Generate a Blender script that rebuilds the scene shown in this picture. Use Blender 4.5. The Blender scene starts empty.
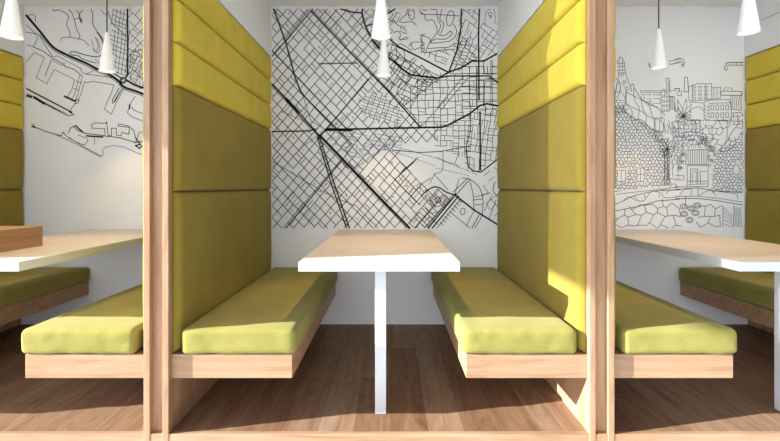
import bpy, bmesh, math, random
from mathutils import Vector, Matrix, noise

S = bpy.context.scene
COL = S.collection
PI = math.pi

# ------------------------------------------------------------------ camera, world, sun
F = 440.0                     # focal length in pixels of the 780 px wide picture
VX, VY = 391.0, 188.0         # where the straight-ahead direction lands in the picture
H = 1.077                     # camera height over the booth floor
cam_d = bpy.data.cameras.new('camera')
cam = bpy.data.objects.new('camera', cam_d)
COL.objects.link(cam)
cam.location = (0, 0, H)
cam.rotation_euler = (PI / 2, 0, 0)
cam_d.sensor_width = 36
cam_d.lens = 36 * F / 780
cam_d.shift_x = -(VX - 390) / 780
cam_d.shift_y = -(220.5 - VY) / 780
cam_d.clip_start = 0.05
S.camera = cam

w = bpy.data.worlds.new('daylight')
S.world = w
w.use_nodes = True
wt = w.node_tree
wb = wt.nodes['Background']
# hazy sky: bright band over the horizon, strongest on the window side, dimmer overhead
tc = wt.nodes.new('ShaderNodeTexCoord')
dp = wt.nodes.new('ShaderNodeVectorMath')
dp.operation = 'DOT_PRODUCT'
dp.inputs[1].default_value = Vector((-0.93, -0.36, 0.0)).normalized()
wt.links.new(tc.outputs['Generated'], dp.inputs[0])
sx = wt.nodes.new('ShaderNodeSeparateXYZ')
wt.links.new(tc.outputs['Generated'], sx.inputs[0])
def wramp(src, stops):
    wr = wt.nodes.new('ShaderNodeValToRGB')
    for i, (p, c) in enumerate(stops):
        e = wr.color_ramp.elements[i] if i < 2 else wr.color_ramp.elements.new(p)
        e.position = p
        e.color = (*c, 1)
    wt.links.new(src, wr.inputs[0])
    return wr.outputs[0]
zz = wt.nodes.new('ShaderNodeMath')
zz.operation = 'MULTIPLY_ADD'
zz.inputs[1].default_value = 0.5
zz.inputs[2].default_value = 0.5
wt.links.new(sx.outputs[2], zz.inputs[0])
band = wramp(zz.outputs[0], [(0.0, (0.10, 0.10, 0.10)), (0.46, (0.4, 0.4, 0.4)), (0.52, (0.92, 0.965, 1.0)), (0.66, (0.78, 0.84, 0.92)), (0.78, (0.15, 0.17, 0.20)), (1.0, (0.06, 0.07, 0.085))])
dq = wt.nodes.new('ShaderNodeMath')
dq.operation = 'MULTIPLY_ADD'
dq.inputs[1].default_value = 0.5
dq.inputs[2].default_value = 0.5
wt.links.new(dp.outputs['Value'], dq.inputs[0])
side = wramp(dq.outputs[0], [(0.0, (0.14, 0.14, 0.14)), (0.4, (0.24, 0.24, 0.24)), (0.7, (0.62, 0.62, 0.62)), (0.9, (1, 1, 1))])
mm = wt.nodes.new('ShaderNodeMix')
mm.data_type = 'RGBA'
mm.blend_type = 'MULTIPLY'
mm.inputs[0].default_value = 1.0
wt.links.new(band, mm.inputs[6])
wt.links.new(side, mm.inputs[7])
wt.links.new(mm.outputs[2], wb.inputs[0])
wb.inputs[1].default_value = 4.7

sun_d = bpy.data.lights.new('sun', 'SUN')
sun_d.energy = 18.0
sun_d.angle = math.radians(0.6)
sun_d.color = (0.95, 0.985, 1.0)
sun = bpy.data.objects.new('sun', sun_d)
COL.objects.link(sun)
AZ, EL = math.atan(0.224), math.radians(18.3)
sd = Vector((math.cos(AZ) * math.cos(EL), math.sin(AZ) * math.cos(EL), -math.sin(EL)))
sun.rotation_euler = sd.to_track_quat('-Z', 'Y').to_euler()
sun.location = (-8, -1, 4)

S.view_settings.view_transform = 'Standard'
S.view_settings.look = 'None'
S.view_settings.gamma = 1
S.view_settings.use_curve_mapping = False
S.view_settings.exposure = 0.0

# ------------------------------------------------------------------ dimensions (metres)
PF = 1.922                    # front plane of the posts
BF = 1.944                    # front plane of benches and tables
YW = 3.475                    # back wall
PITCH = 1.9486
PX = [-2.9752, -1.0266, 0.922, 2.8706]       # partition centres
BX = [(PX[i] + PX[i + 1]) / 2 for i in range(3)]
ZC = 2.50                     # ceiling
ZB = -0.15                    # corridor floor
XL = -4.3                     # end wall of the hall

# ------------------------------------------------------------------ materials
def mat(name, rough=0.6, spec=0.3):
    m = bpy.data.materials.new(name)
    m.use_nodes = True
    b = m.node_tree.nodes['Principled BSDF']
    b.inputs['Roughness'].default_value = rough
    b.inputs['Specular IOR Level'].default_value = spec
    return m, m.node_tree, b

def nd(t, kind, **kw):
    n = t.nodes.new(kind)
    for k, v in kw.items():
        setattr(n, k, v)
    return n

def ramp(t, src, stops):
    r = nd(t, 'ShaderNodeValToRGB')
    e = r.color_ramp.elements
    while len(e) < len(stops):
        e.new(0.5)
    for i, (p, c) in enumerate(stops):
        e[i].position = p
        e[i].color = (*c, 1)
    t.links.new(src, r.inputs[0])
    return r.outputs[0]

def bump(t, b, src, strength, dist):
    n = nd(t, 'ShaderNodeBump')
    n.inputs['Strength'].default_value = strength
    n.inputs['Distance'].default_value = dist
    t.links.new(src, n.inputs['Height'])
    t.links.new(n.outputs[0], b.inputs['Normal'])

def coords(t, scale, loc=(0, 0, 0), rot=(0, 0, 0)):
    tc = nd(t, 'ShaderNodeTexCoord')
    mp = nd(t, 'ShaderNodeMapping')
    mp.inputs['Scale'].default_value = scale
    mp.inputs['Location'].default_value = loc
    mp.inputs['Rotation'].default_value = rot
    t.links.new(tc.outputs['Object'], mp.inputs[0])
    return mp.outputs[0]

def tex_noise(t, vec, scale, detail=6, rough=0.6, dist=0.0):
    n = nd(t, 'ShaderNodeTexNoise')
    n.inputs['Scale'].default_value = scale
    n.inputs['Detail'].default_value = detail
    n.inputs['Roughness'].default_value = rough
    n.inputs['Distortion'].default_value = dist
    t.links.new(vec, n.inputs['Vector'])
    return n.outputs[0]

def mixc(t, fac, a, b, mode='MIX'):
    n = nd(t, 'ShaderNodeMix', data_type='RGBA', blend_type=mode)
    if isinstance(fac, float):
        n.inputs[0].default_value = fac
    else:
        t.links.new(fac, n.inputs[0])
    for i, v in ((6, a), (7, b)):
        if isinstance(v, tuple):
            n.inputs[i].default_value = (*v, 1)
        else:
            t.links.new(v, n.inputs[i])
    return n.outputs[2]

def wood(name, axis, dark, mid, light, rough=0.45):
    m, t, b = mat(name, rough, 0.35)
    sc = [14.0, 14.0, 14.0]
    sc[axis] = 1.1
    v = coords(t, sc)
    g = tex_noise(t, v, 1.6, 8, 0.62, 0.9)
    c = ramp(t, g, [(0.30, dark), (0.50, mid), (0.72, light)])
    sc2 = [90.0, 90.0, 90.0]
    sc2[axis] = 4.0
    f = tex_noise(t, coords(t, sc2), 1.0, 3, 0.6)
    fr = ramp(t, f, [(0.35, (0.80, 0.77, 0.74)), (0.62, (1, 1, 1))])
    c2 = mixc(t, 0.55, c, fr, 'MULTIPLY')
    t.links.new(c2, b.inputs['Base Color'])
    bump(t, b, f, 0.12, 0.001)
    return m

OAK = dict(dark=(0.34, 0.18, 0.09), mid=(0.45, 0.272, 0.155), light=(0.52, 0.34, 0.215))
M_OAK_X = wood('oak_grain_x', 0, **OAK)
M_OAK_Y = wood('oak_grain_y', 1, **OAK)
M_OAK_Z = wood('oak_grain_z', 2, **OAK)

def fabric(name, c1, c2):
    m, t, b = mat(name, 0.9, 0.06)
    v = coords(t, (1, 1, 1))
    n = tex_noise(t, v, 5.0, 3)
    t.links.new(ramp(t, n, [(0.35, c1), (0.65, c2)]), b.inputs['Base Color'])
    n2 = tex_noise(t, coords(t, (3, 9, 9)), 3.0, 4, 0.5, 0.6)
    weave = tex_noise(t, v, 700.0, 1)
    mx = nd(t, 'ShaderNodeMath', operation='MULTIPLY_ADD')
    t.links.new(weave, mx.inputs[0])
    mx.inputs[1].default_value = 0.06
    t.links.new(n2, mx.inputs[2])
    bump(t, b, mx.outputs[0], 0.35, 0.008)
    b.inputs['Sheen Weight'].default_value = 0.10
    b.inputs['Sheen Tint'].default_value = (0.88, 1.0, 0.8, 1)
    b.inputs['Sheen Roughness'].default_value = 0.5
    return m

M_YEL = fabric('yellow_upholstery', (0.62, 0.475, 0.055), (0.68, 0.53, 0.07))
M_OLI = fabric('olive_upholstery', (0.27, 0.20, 0.032), (0.305, 0.228, 0.04))
M_SEAT = fabric('lime_seat_upholstery', (0.285, 0.25, 0.062), (0.33, 0.288, 0.078))

def plain(name, col, rough=0.5, spec=0.4, emit=0.0, bumpy=0.0):
    m, t, b = mat(name, rough, spec)
    n = tex_noise(t, coords(t, (1, 1, 1)), 3.0, 4)
    lo = tuple(x * 0.97 for x in col)
    t.links.new(ramp(t, n, [(0.3, lo), (0.7, col)]), b.inputs['Base Color'])
    if bumpy:
        bump(t, b, tex_noise(t, coords(t, (1, 1, 1)), 60.0, 5), bumpy, 0.003)
    if emit:
        b.inputs['Emission Color'].default_value = (1, 0.98, 0.94, 1)
        b.inputs['Emission Strength'].default_value = emit
    return m

M_WALL = plain('wall_plaster', (0.90, 0.915, 0.94), 0.9, 0.1, bumpy=0.12)
M_CEIL = plain('ceiling_plaster', (0.85, 0.86, 0.88), 0.9, 0.1, bumpy=0.3)
M_HEAD = plain('white_lacquer_board', (0.86, 0.87, 0.89), 0.6, 0.25)
M_WHITE = plain('white_laminate', (0.68, 0.695, 0.73), 0.35, 0.45)
M_TOP = plain('lamplit_table_laminate', (0.68, 0.61, 0.53), 0.38, 0.45)  # warm lamplight on the white top is put into this colour
M_LAMP = plain('white_lamp_enamel_glow', (0.9, 0.9, 0.9), 0.35, 0.5, emit=0.18)  # faint glow added to whiten the shades; the ceiling roses share it
M_GLOW = plain('lamp_diffuser', (0.9, 0.9, 0.9), 0.5, 0.3, emit=1.1)
M_BLACK = plain('black_cord', (0.02, 0.02, 0.022), 0.6, 0.3)
M_INK = plain('black_mural_line', (0.022, 0.022, 0.026), 0.8, 0.1)
M_INK2 = plain('dark_grey_mural_line', (0.10, 0.10, 0.11), 0.8, 0.1)
M_FRAME = plain('window_frame_paint', (0.75, 0.75, 0.75), 0.5, 0.4)

def floor_mat(name, tones):
    m, t, b = mat(name, 0.55, 0.15)
    v = coords(t, (1, 1, 1), rot=(0, 0, PI / 2))
    br = nd(t, 'ShaderNodeTexBrick')
    br.offset = 0.37
    br.inputs['Scale'].default_value = 1.0
    br.inputs['Brick Width'].default_value = 1.25
    br.inputs['Row Height'].default_value = 0.163
    br.inputs['Mortar Size'].default_value = 0.0012
    br.inputs['Mortar Smooth'].default_value = 0.2
    br.inputs['Color1'].default_value = (0.35, 0.35, 0.35, 1)
    br.inputs['Color2'].default_value = (0.75, 0.75, 0.75, 1)
    br.inputs['Mortar'].default_value = (0.0, 0.0, 0.0, 1)
    t.links.new(v, br.inputs['Vector'])
    g = tex_noise(t, coords(t, (11, 1.2, 11)), 1.4, 8, 0.65, 1.3)
    mx = mixc(t, 0.42, g, br.outputs['Color'])
    c = ramp(t, mx, [(0.22, tones[0]), (0.5, tones[1]), (0.75, tones[2])])
    knots = tex_noise(t, coords(t, (5, 1.6, 5)), 2.2, 3, 0.5, 2.0)
    kr = ramp(t, knots, [(0.30, (0.62, 0.55, 0.5)), (0.42, (1, 1, 1))])
    c = mixc(t, 0.6, c, kr, 'MULTIPLY')
    t.links.new(c, b.inputs['Base Color'])
    bump(t, b, br.outputs['Fac'], -0.3, 0.002)
    return m

M_FLOOR = floor_mat('oak_plank_floor', [(0.115, 0.045, 0.02), (0.25, 0.138, 0.078), (0.41, 0.28, 0.185)])
M_HALL = floor_mat('hall_plank_floor', [(0.58, 0.59, 0.62), (0.63, 0.64, 0.67), (0.68, 0.69, 0.72)])  # unseen floor kept pale to bounce light onto upper wall and ceiling

def glass_mat():
    m, t, b = mat('window_glass', 0.02, 0.5)
    tr = nd(t, 'ShaderNodeBsdfTransparent')
    gl = nd(t, 'ShaderNodeBsdfGlossy')
    gl.inputs['Roughness'].default_value = 0.02
    mx = nd(t, 'ShaderNodeMixShader')
    mx.inputs[0].default_value = 0.06
    t.links.new(tr.outputs[0], mx.inputs[1])
    t.links.new(gl.outputs[0], mx.inputs[2])
    t.links.new(mx.outputs[0], t.nodes['Material Output'].inputs[0])
    return m

def sheer_mat():
    m, t, b = mat('sun_dimming_fabric', 0.9, 0.1)
    tr = nd(t, 'ShaderNodeBsdfTransparent')
    tl = nd(t, 'ShaderNodeBsdfTranslucent')
    tl.inputs[0].default_value = (0.94, 0.94, 0.92, 1)
    mx = nd(t, 'ShaderNodeMixShader')
    mx.inputs[0].default_value = 0.62
    t.links.new(tr.outputs[0], mx.inputs[1])
    t.links.new(tl.outputs[0], mx.inputs[2])
    t.links.new(mx.outputs[0], t.nodes['Material Output'].inputs[0])
    return m

M_GLASS = glass_mat()
M_SHEER = sheer_mat()

# ------------------------------------------------------------------ helpers
def link(name, bm, m, parent=None, smooth=False, bevel=0.0, seg=2):
    me = bpy.data.meshes.new(name)
    bmesh.ops.recalc_face_normals(bm, faces=bm.faces)
    bm.to_mesh(me)
    bm.free()
    me.materials.append(m)
    o = bpy.data.objects.new(name, me)
    COL.objects.link(o)
    if parent:
        o.parent = parent
    if smooth:
        for p in me.polygons:
            p.use_smooth = True
    if bevel:
        bv = o.modifiers.new('bevel', 'BEVEL')
        bv.width = bevel
        bv.segments = seg
        bv.limit_method = 'ANGLE'
        bv.harden_normals = False
    return o

def box(bm, x0, x1, y0, y1, z0, z1):
    vs = [bm.verts.new((x, y, z)) for x in (x0, x1) for y in (y0, y1) for z in (z0, z1)]
    for f in ((0, 1, 3, 2), (4, 6, 7, 5), (0, 4, 5, 1), (2, 3, 7, 6), (0, 2, 6, 4), (1, 5, 7, 3)):
        bm.faces.new([vs[i] for i in f])

def boxes(*bs):
    bm = bmesh.new()
    for b in bs:
        box(bm, *b)
    return bm

def lathe(prof, seg=48, close=False):
    bm = bmesh.new()
    rings = []
    for r, z in prof:
        if r < 1e-6:
            rings.append([bm.verts.new((0, 0, z))])
        else:
            rings.append([bm.verts.new((r * math.cos(2 * PI * i / seg), r * math.sin(2 * PI * i / seg), z)) for i in range(seg)])
    pairs = list(zip(rings, rings[1:]))
    if close:
        pairs.append((rings[-1], rings[0]))
    for a, b in pairs:
        for i in range(seg):
            j = (i + 1) % seg
            if len(a) == 1 and len(b) == 1:
                continue
            if len(a) == 1:
                bm.faces.new((a[0], b[i], b[j]))
            elif len(b) == 1:
                bm.faces.new((a[i], a[j], b[0]))
            else:
                bm.faces.new((a[i], a[j], b[j], b[i]))
    return bm

def thing(name, label, cat, loc=(0, 0, 0), group=None):
    o = bpy.data.objects.new(name, None)
    o.empty_display_size = 0.1
    COL.objects.link(o)
    o.location = loc
    tag(o, label, cat, group)
    return o

def tag(o, label, cat, group=None):
    o['label'] = label
    o['category'] = cat
    if group:
        o['group'] = group
    return o

def struct(o):
    o['kind'] = 'structure'
    return o

def copy_tree(o, parent=None):
    c = o.copy()
    COL.objects.link(c)
    if parent:
        c.parent = parent
    for ch in list(o.children):
        copy_tree(ch, c)
    return c

# ------------------------------------------------------------------ the setting
struct(link('wall_back', boxes((XL, 5.2, YW, YW + 0.15, ZB, 3.0)), M_WALL))
struct(link('floor', boxes((XL, 5.2, PF + 0.026, YW, -0.06, 0.0)), M_FLOOR))
struct(link('trim_1', boxes((XL, 5.2, PF + 0.002, PF + 0.026, ZB, 0.001)), M_OAK_X, bevel=0.002))
struct(link('floor_hall', boxes((XL, 5.2, -4.0, PF + 0.002, ZB - 0.05, ZB)), M_HALL))

def ceiling():
    # shallow plaster waves running front to back
    bm = bmesh.new()
    n = 380
    x0, x1 = XL, 5.2
    lo0 = []; lo1 = []; hi0 = []; hi1 = []
    for i in range(n + 1):
        x = x0 + (x1 - x0) * i / n
        ph = (x / 0.23) % 1.0
        z = ZC + 0.014 * math.sqrt(max(0.0, 1 - (2 * ph - 1) ** 2))
        z += 0.006 * noise.noise(Vector((x * 2.0, 1.7, 0)))
        lo0.append(bm.verts.new((x, PF - 0.05, z)))
        lo1.append(bm.verts.new((x, YW, z)))
        hi0.append(bm.verts.new((x, PF - 0.05, ZC + 0.12)))
        hi1.append(bm.verts.new((x, YW, ZC + 0.12)))
    for i in range(n):
        bm.faces.new((lo0[i], lo0[i + 1], lo1[i + 1], lo1[i]))
        bm.faces.new((hi0[i], hi1[i], hi1[i + 1], hi0[i + 1]))
        bm.faces.new((lo0[i], hi0[i], hi0[i + 1], lo0[i + 1]))
    return link('ceiling', bm, M_CEIL)
struct(ceiling())

# unseen end wall on the left; its tall window is sized to limit the sun
WY0, WY1, WZ0, WZM, WZ1 = -2.2, 1.86, 0.02, 2.395, 4.3
struct(link('wall_left', boxes(
    (XL - 0.2, XL, -4.0, WY0, ZB, 4.6),
    (XL - 0.2, XL, WY1, YW, ZB, 4.6),
    (XL - 0.2, XL, WY0, WY1, ZB, WZ0),
    (XL - 0.2, XL, WY0, WY1, WZ1, 4.6)), M_WALL))
wf = struct(link('window_1', boxes(
    (XL - 0.14, XL - 0.08, WY0, WY0 + 0.05, WZ0, WZ1),
    (XL - 0.14, XL - 0.08, WY1 - 0.05, WY1, WZ0, WZ1),
    (XL - 0.14, XL - 0.08, WY0, WY1, WZ1 - 0.05, WZ1)), M_FRAME))
link('pane', boxes((XL - 0.115, XL - 0.109, WY0 + 0.05, WY1 - 0.05, WZ0, WZ1 - 0.05)), M_GLASS, wf)
bl = link('sun_dimming_blind', boxes((XL - 0.062, XL - 0.06, WY0 + 0.02, WY1 - 0.01, WZM, WZ1 - 0.02)), M_SHEER)  # unseen, added to weaken the sun that reaches the upper pads
tag(bl, 'added sheer blind out of view, dimming the sun through the upper half of the end window', 'blind')

# ------------------------------------------------------------------ partitions
SEAMS = [0.345, 1.061, 1.535, 1.727, 1.922, 2.107]

def smoothedge(d, r):
    # quarter-round profile: 0 at the edge, 1 from distance r inwards
    if d >= r:
        return 1.0
    u = 1 - d / r
    return math.sqrt(max(0.0, 1 - u * u))

def pad(z0, z1, side, T, y0, y1, seed):
    bm = bmesh.new()
    ny, nz = 84, max(16, int((z1 - z0) / 0.012))
    def spread(n):                       # denser near both ends
        return [0.5 - 0.5 * math.cos(PI * (0.08 + 0.84 * i / n)) for i in range(n + 1)]
    def norm(a):
        return [(v - a[0]) / (a[-1] - a[0]) for v in a]
    us, vs = norm(spread(ny)), norm(spread(nz))
    g = []
    for u in us:
        row = []
        y = y0 + (y1 - y0) * u
        for v in vs:
            z = z0 + (z1 - z0) * v
            e = smoothedge(min(y - y0, y1 - y), 0.034) * smoothedge(min(z - z0, z1 - z), 0.026)
            belly = 0.004 * math.sin(PI * v)
            wr = 0.0016 * noise.noise(Vector((y * 3.5 + seed, z * 6, seed * 3.1)))
            row.append(bm.verts.new((side * (0.0545 + 0.004 + (T - 0.004) * e + (belly + wr) * e), y, z)))
        g.append(row)
    back = {}
    for i in range(ny):
        for j in range(nz):
            bm.faces.new((g[i][j], g[i + 1][j], g[i + 1][j + 1], g[i][j + 1]))
    edge = [e for e in bm.edges if e.is_boundary]
    r = bmesh.ops.extrude_edge_only(bm, edges=edge)
    for v in [x for x in r['geom'] if isinstance(x, bmesh.types.BMVert)]:
        v.co.x = side * 0.0547
    bmesh.ops.holes_fill(bm, edges=[e for e in bm.edges if e.is_boundary], sides=0)
    return bm

def make_partition(x, label, sides):
    t = thing('booth_partition', label, 'partition', (x, 0, 0), 'upholstered partitions between the booths')
    hw = 0.0545
    link('panel', boxes((-hw + 0.001, hw - 0.001, PF + 0.03, YW, 0.0, 2.107)), M_OAK_Z, t)
    for s in (-1, 1):
        xa, xb = sorted((s * hw, s * (hw - 0.027)))
        link('edge_strip', boxes((xa, xb, PF, PF + 0.034, ZB, 2.34)), M_OAK_Z, t, bevel=0.0015)
    link('recess_board', boxes((-hw + 0.027, hw - 0.027, PF + 0.024, PF + 0.034, ZB, 2.34)), M_OAK_Z, t)
    link('header_board', boxes((-0.082, 0.082, PF + 0.036, YW, 2.110, 2.338)), M_HEAD, t, bevel=0.002)
    link('ceiling_rail', boxes((-0.079, 0.079, PF + 0.036, YW, 2.342, ZC + 0.02)), M_HEAD, t, bevel=0.002)
    for s in sides:
        for k in range(5):
            z0, z1 = SEAMS[k], SEAMS[k + 1]
            o = link('back_pad', pad(z0 + 0.0005, z1 - 0.0005, s, 0.0325, PF + 0.034, YW - 0.004, k * 7.3 + s + x),
                     M_YEL if k >= 2 else M_OLI, t, smooth=True)
            o['label'] = 'mustard yellow back pad' if k >= 2 else 'olive green back pad'
    return t

make_partition(PX[0], 'olive and yellow padded partition at the far left edge, left of the coastline map mural', (1,))
make_partition(PX[1], 'oak-fronted padded partition left of the central white table', (-1, 1))
make_partition(PX[2], 'oak-fronted padded partition right of the central table, catching the sun', (-1, 1))
make_partition(PX[3], 'padded partition at the far right edge, right of the town drawing mural', (-1,))

# ------------------------------------------------------------------ benches
GH = 0.3846                   # half the clear gap between two facing benches
ZB0, ZB1, ZS = 0.237, 0.342, 0.455

def cushion_mesh(x0, x1, y0, y1, z0, z1, seed):
    bm = bmesh.new()
    nx, ny, nz = 26, 70, 8
    r = 0.024
    def prof(n, L):
        a = [0, 0.12, 0.35, 0.65, 1.0]
        inner = [r + (L - 2 * r) * i / (n - 8) for i in range(1, n - 8)]
        return [v * r for v in a] + inner + [L - v * r for v in reversed(a)]
    xs, ys = prof(nx, x1 - x0), prof(ny, y1 - y0)
    zs = prof(nz + 4, z1 - z0)
    cache = {}
    cx, cy, cz = (x0 + x1) / 2, (y0 + y1) / 2, (z0 + z1) / 2
    hx, hy, hz = (x1 - x0) / 2, (y1 - y0) / 2, (z1 - z0) / 2
    def V(i, j, k):
        key = (i, j, k)
        if key in cache:
            return cache[key]
        p = Vector((xs[i] - hx, ys[j] - hy, zs[k] - hz))
        c = Vector((max(-hx + r, min(hx - r, p.x)), max(-hy + r, min(hy - r, p.y)), max(-hz + r, min(hz - r, p.z))))
        d = p - c
        if d.length > 1e-9:
            p = c + d.normalized() * r
        q = Vector((cx, cy, cz)) + p
        if p.z > 0:
            u = max(0.0, 1 - (p.x / hx) ** 4) * max(0.0, 1 - (p.y / hy) ** 8)
            q.z += 0.006 * u + 0.0035 * noise.noise(Vector((q.x * 7 + seed, q.y * 5, seed))) * min(1, u * 2)
        if p.y < -hy + r * 1.2:          # slack wrinkles along the front face
            q.y += 0.004 * noise.noise(Vector((q.x * 26 + seed, q.z * 20, 4.0)))
            if p.z < 0:
                q.z += 0.004 * noise.noise(Vector((q.x * 10 + seed, 1.0, 9.0)))
        v = bm.verts.new(q)
        cache[key] = v
        return v
    I, J, K = len(xs) - 1, len(ys) - 1, len(zs) - 1
    for i in range(I):
        for j in range(J):
            for k in (0, K):
                bm.faces.new((V(i, j, k), V(i + 1, j, k), V(i + 1, j + 1, k), V(i, j + 1, k)))
    for i in range(I):
        for k in range(K):
            for j in (0, J):
                bm.faces.new((V(i, j, k), V(i + 1, j, k), V(i + 1, j, k + 1), V(i, j, k + 1)))
    for j in range(J):
        for k in range(K):
            for i in (0, I):
                bm.faces.new((V(i, j, k), V(i, j + 1, k), V(i, j + 1, k + 1), V(i, j, k + 1)))
    return bm

def make_bench(xc, s, label, seed):
    # s = -1: left-hand bench of the booth, s = +1: right-hand bench
    t = thing('booth_bench', label, 'bench', (xc, 0, 0), 'wall-hung benches in the booths')
    outer = PITCH / 2 - 0.0545
    xa, xb = sorted((s * GH, s * outer))
    link('bench_box', boxes((xa, xb, BF, YW - 0.003, ZB0, ZB1)), M_OAK_X, t, bevel=0.0015)
    ca, cb = sorted((s * (GH - 0.018), s * (outer - 0.046)))
    link('seat_cushion', cushion_mesh(ca, cb, BF - 0.014, YW - 0.006, ZB1 + 0.001, ZS, seed), M_SEAT, t, smooth=True)
    return t

make_bench(BX[0], -1, 'oak bench with a dark olive seat at the left edge, behind the wooden box', 1.0)
make_bench(BX[0], 1, 'oak bench with lime seat, standing left of the left oak post', 2.0)
make_bench(BX[1], -1, 'oak bench with lime seat on the left of the central table', 3.0)
make_bench(BX[1], 1, 'oak bench with lime seat on the right of the central table', 4.0)
make_bench(BX[2], -1, 'oak bench with lime seat just right of the right oak post', 5.0)
make_bench(BX[2], 1, 'oak bench with shaded olive seat behind the right-hand table leg', 6.0)

# ------------------------------------------------------------------ tables
def make_table(xc, label):
    t = thing('booth_table', label, 'table', (xc, 0, 0), 'white booth tables')
    link('tabletop', boxes((-0.3575, 0.3575, BF, YW - 0.004, 0.708, 0.7485)), M_WHITE, t, bevel=0.0015)
    link('tabletop_surface', boxes((-0.3555, 0.3555, BF + 0.002, YW - 0.004, 0.7485, 0.7503)), M_TOP, t)
    link('leg', boxes((-0.024, 0.0285, 2.098, 2.1505, 0.0, 0.708)), M_WHITE, t, bevel=0.0015)
    link('wall_bracket', boxes((-0.30, 0.30, YW - 0.045, YW - 0.004, 0.668, 0.708)), M_WHITE, t)
    return t

make_table(BX[0], 'white table with a wooden box on it, in the left booth')
make_table(BX[1], 'white table with one square leg in the central booth')
make_table(BX[2], 'white table in the right booth, cut off by the right edge')

# wooden box standing on the left table
bxo = thing('wooden_box', 'low open oak box standing on the left booth table', 'box', (0, 0, 0.7503))
bx0, bx1, by0, by1, bz = -2.335, -1.979, 2.02, 2.5, 0.112
link('side_board', boxes((bx1 - 0.014, bx1, by0, by1, 0, bz)), M_OAK_Y, bxo, bevel=0.001)
link('side_board', boxes((bx0, bx0 + 0.014, by0, by1, 0, bz)), M_OAK_Y, bxo, bevel=0.001)
link('end_board', boxes((bx0 + 0.014, bx1 - 0.014, by0, by0 + 0.014, 0, bz)), M_OAK_X, bxo)
link('end_board', boxes((bx0 + 0.014, bx1 - 0.014, by1 - 0.014, by1, 0, bz)), M_OAK_X, bxo)
link('bottom_board', boxes((bx0 + 0.014, bx1 - 0.014, by0 + 0.014, by1 - 0.014, 0, 0.01)), M_OAK_Y, bxo)
link('lid', boxes((bx0 + 0.014, bx1 - 0.014, by0 + 0.014, by1 - 0.014, bz - 0.014, bz - 0.002)), M_OAK_Y, bxo)

# ------------------------------------------------------------------ pendant lamps
def make_lamp():
    t = thing('pendant_lamp', '', 'lamp', (0, 0, 0), 'white cone pendants over the tables')
    h, r = 0.275, 0.0505
    prof = [(0.0085, h), (0.0115, h - 0.004), (0.013, h - 0.012)]
    prof += [(0.013 + (r - 0.013) * (i / 12), (h - 0.012) * (1 - i / 12)) for i in range(1, 13)]
    prof += [(r - 0.0005, -0.0018), (r - 0.003, -0.001), (r - 0.004, 0.004)]
    prof += [(0.008 + (r - 0.012) * (1 - i / 8), 0.004 + (h - 0.03) * i / 8) for i in range(1, 9)]
    link('shade', lathe(prof, close=True), M_LAMP, t, smooth=True)
    link('diffuser', lathe([(0, 0.014), (r - 0.0078, 0.014), (r - 0.0078, 0.018), (0, 0.018)]), M_GLOW, t)
    ld = bpy.data.lights.new('lamp_light', 'SPOT')
    ld.energy = 32.0
    ld.color = (1.0, 0.64, 0.30)
    ld.spot_size = math.radians(78)
    ld.spot_blend = 0.45
    ld.shadow_soft_size = 0.02
    lo = bpy.data.objects.new('lamp_light', ld)
    COL.objects.link(lo)
    lo.parent = t
    lo.location = (0, 0, -0.012)
    link('cord', lathe([(0, h - 0.004), (0.0038, h - 0.004), (0.0038, 0.61), (0, 0.61)], 12), M_BLACK, t, smooth=False)
    link('ceiling_rose', lathe([(0, 0.632), (0.045, 0.632), (0.045, 0.612), (0.040, 0.606), (0, 0.606)], 32), M_LAMP, t)
    return t

lamp0 = make_lamp()
far_light = [c for c in lamp0.children if c.type == 'LIGHT'][0].data.copy()
far_light.energy = 13.0
LY = (2.321, 3.10)
lamp_labels = {
    (0, 0): 'large-looking white cone lamp at the top left corner, cut off by the left edge',
    (0, 1): 'small white cone lamp on a black cord in front of the left map mural',
    (1, 0): 'nearer white cone lamp over the central table',
    (1, 1): 'farther white cone lamp over the central table, showing below the nearer one',
    (2, 0): 'nearer white cone lamp in the right booth, near the top right corner',
    (2, 1): 'small white cone lamp on a black cord above the town drawing mural',
}
first = True
for i in range(3):
    for j in range(2):
        o = lamp0 if first else copy_tree(lamp0)
        first = False
        dz = {(0, 0): 0.0, (0, 1): 0.025, (1, 0): 0.002, (1, 1): -0.006, (2, 0): 0.024, (2, 1): 0.05}[(i, j)]
        o.location = (BX[i] - (0.010 if i == 2 else 0), LY[j], 1.873 + dz)
        o['label'] = lamp_labels[(i, j)]
        if j:                              # far lamps dimmed to soften their light pool on the wall
            for c in o.children:
                if c.type == 'LIGHT':
                    c.data = far_light

# ------------------------------------------------------------------ murals: line drawings on the back wall
K = YW / F
def W(px, py):
    return ((px - VX) * K, H - (py - VY) * K)

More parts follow.
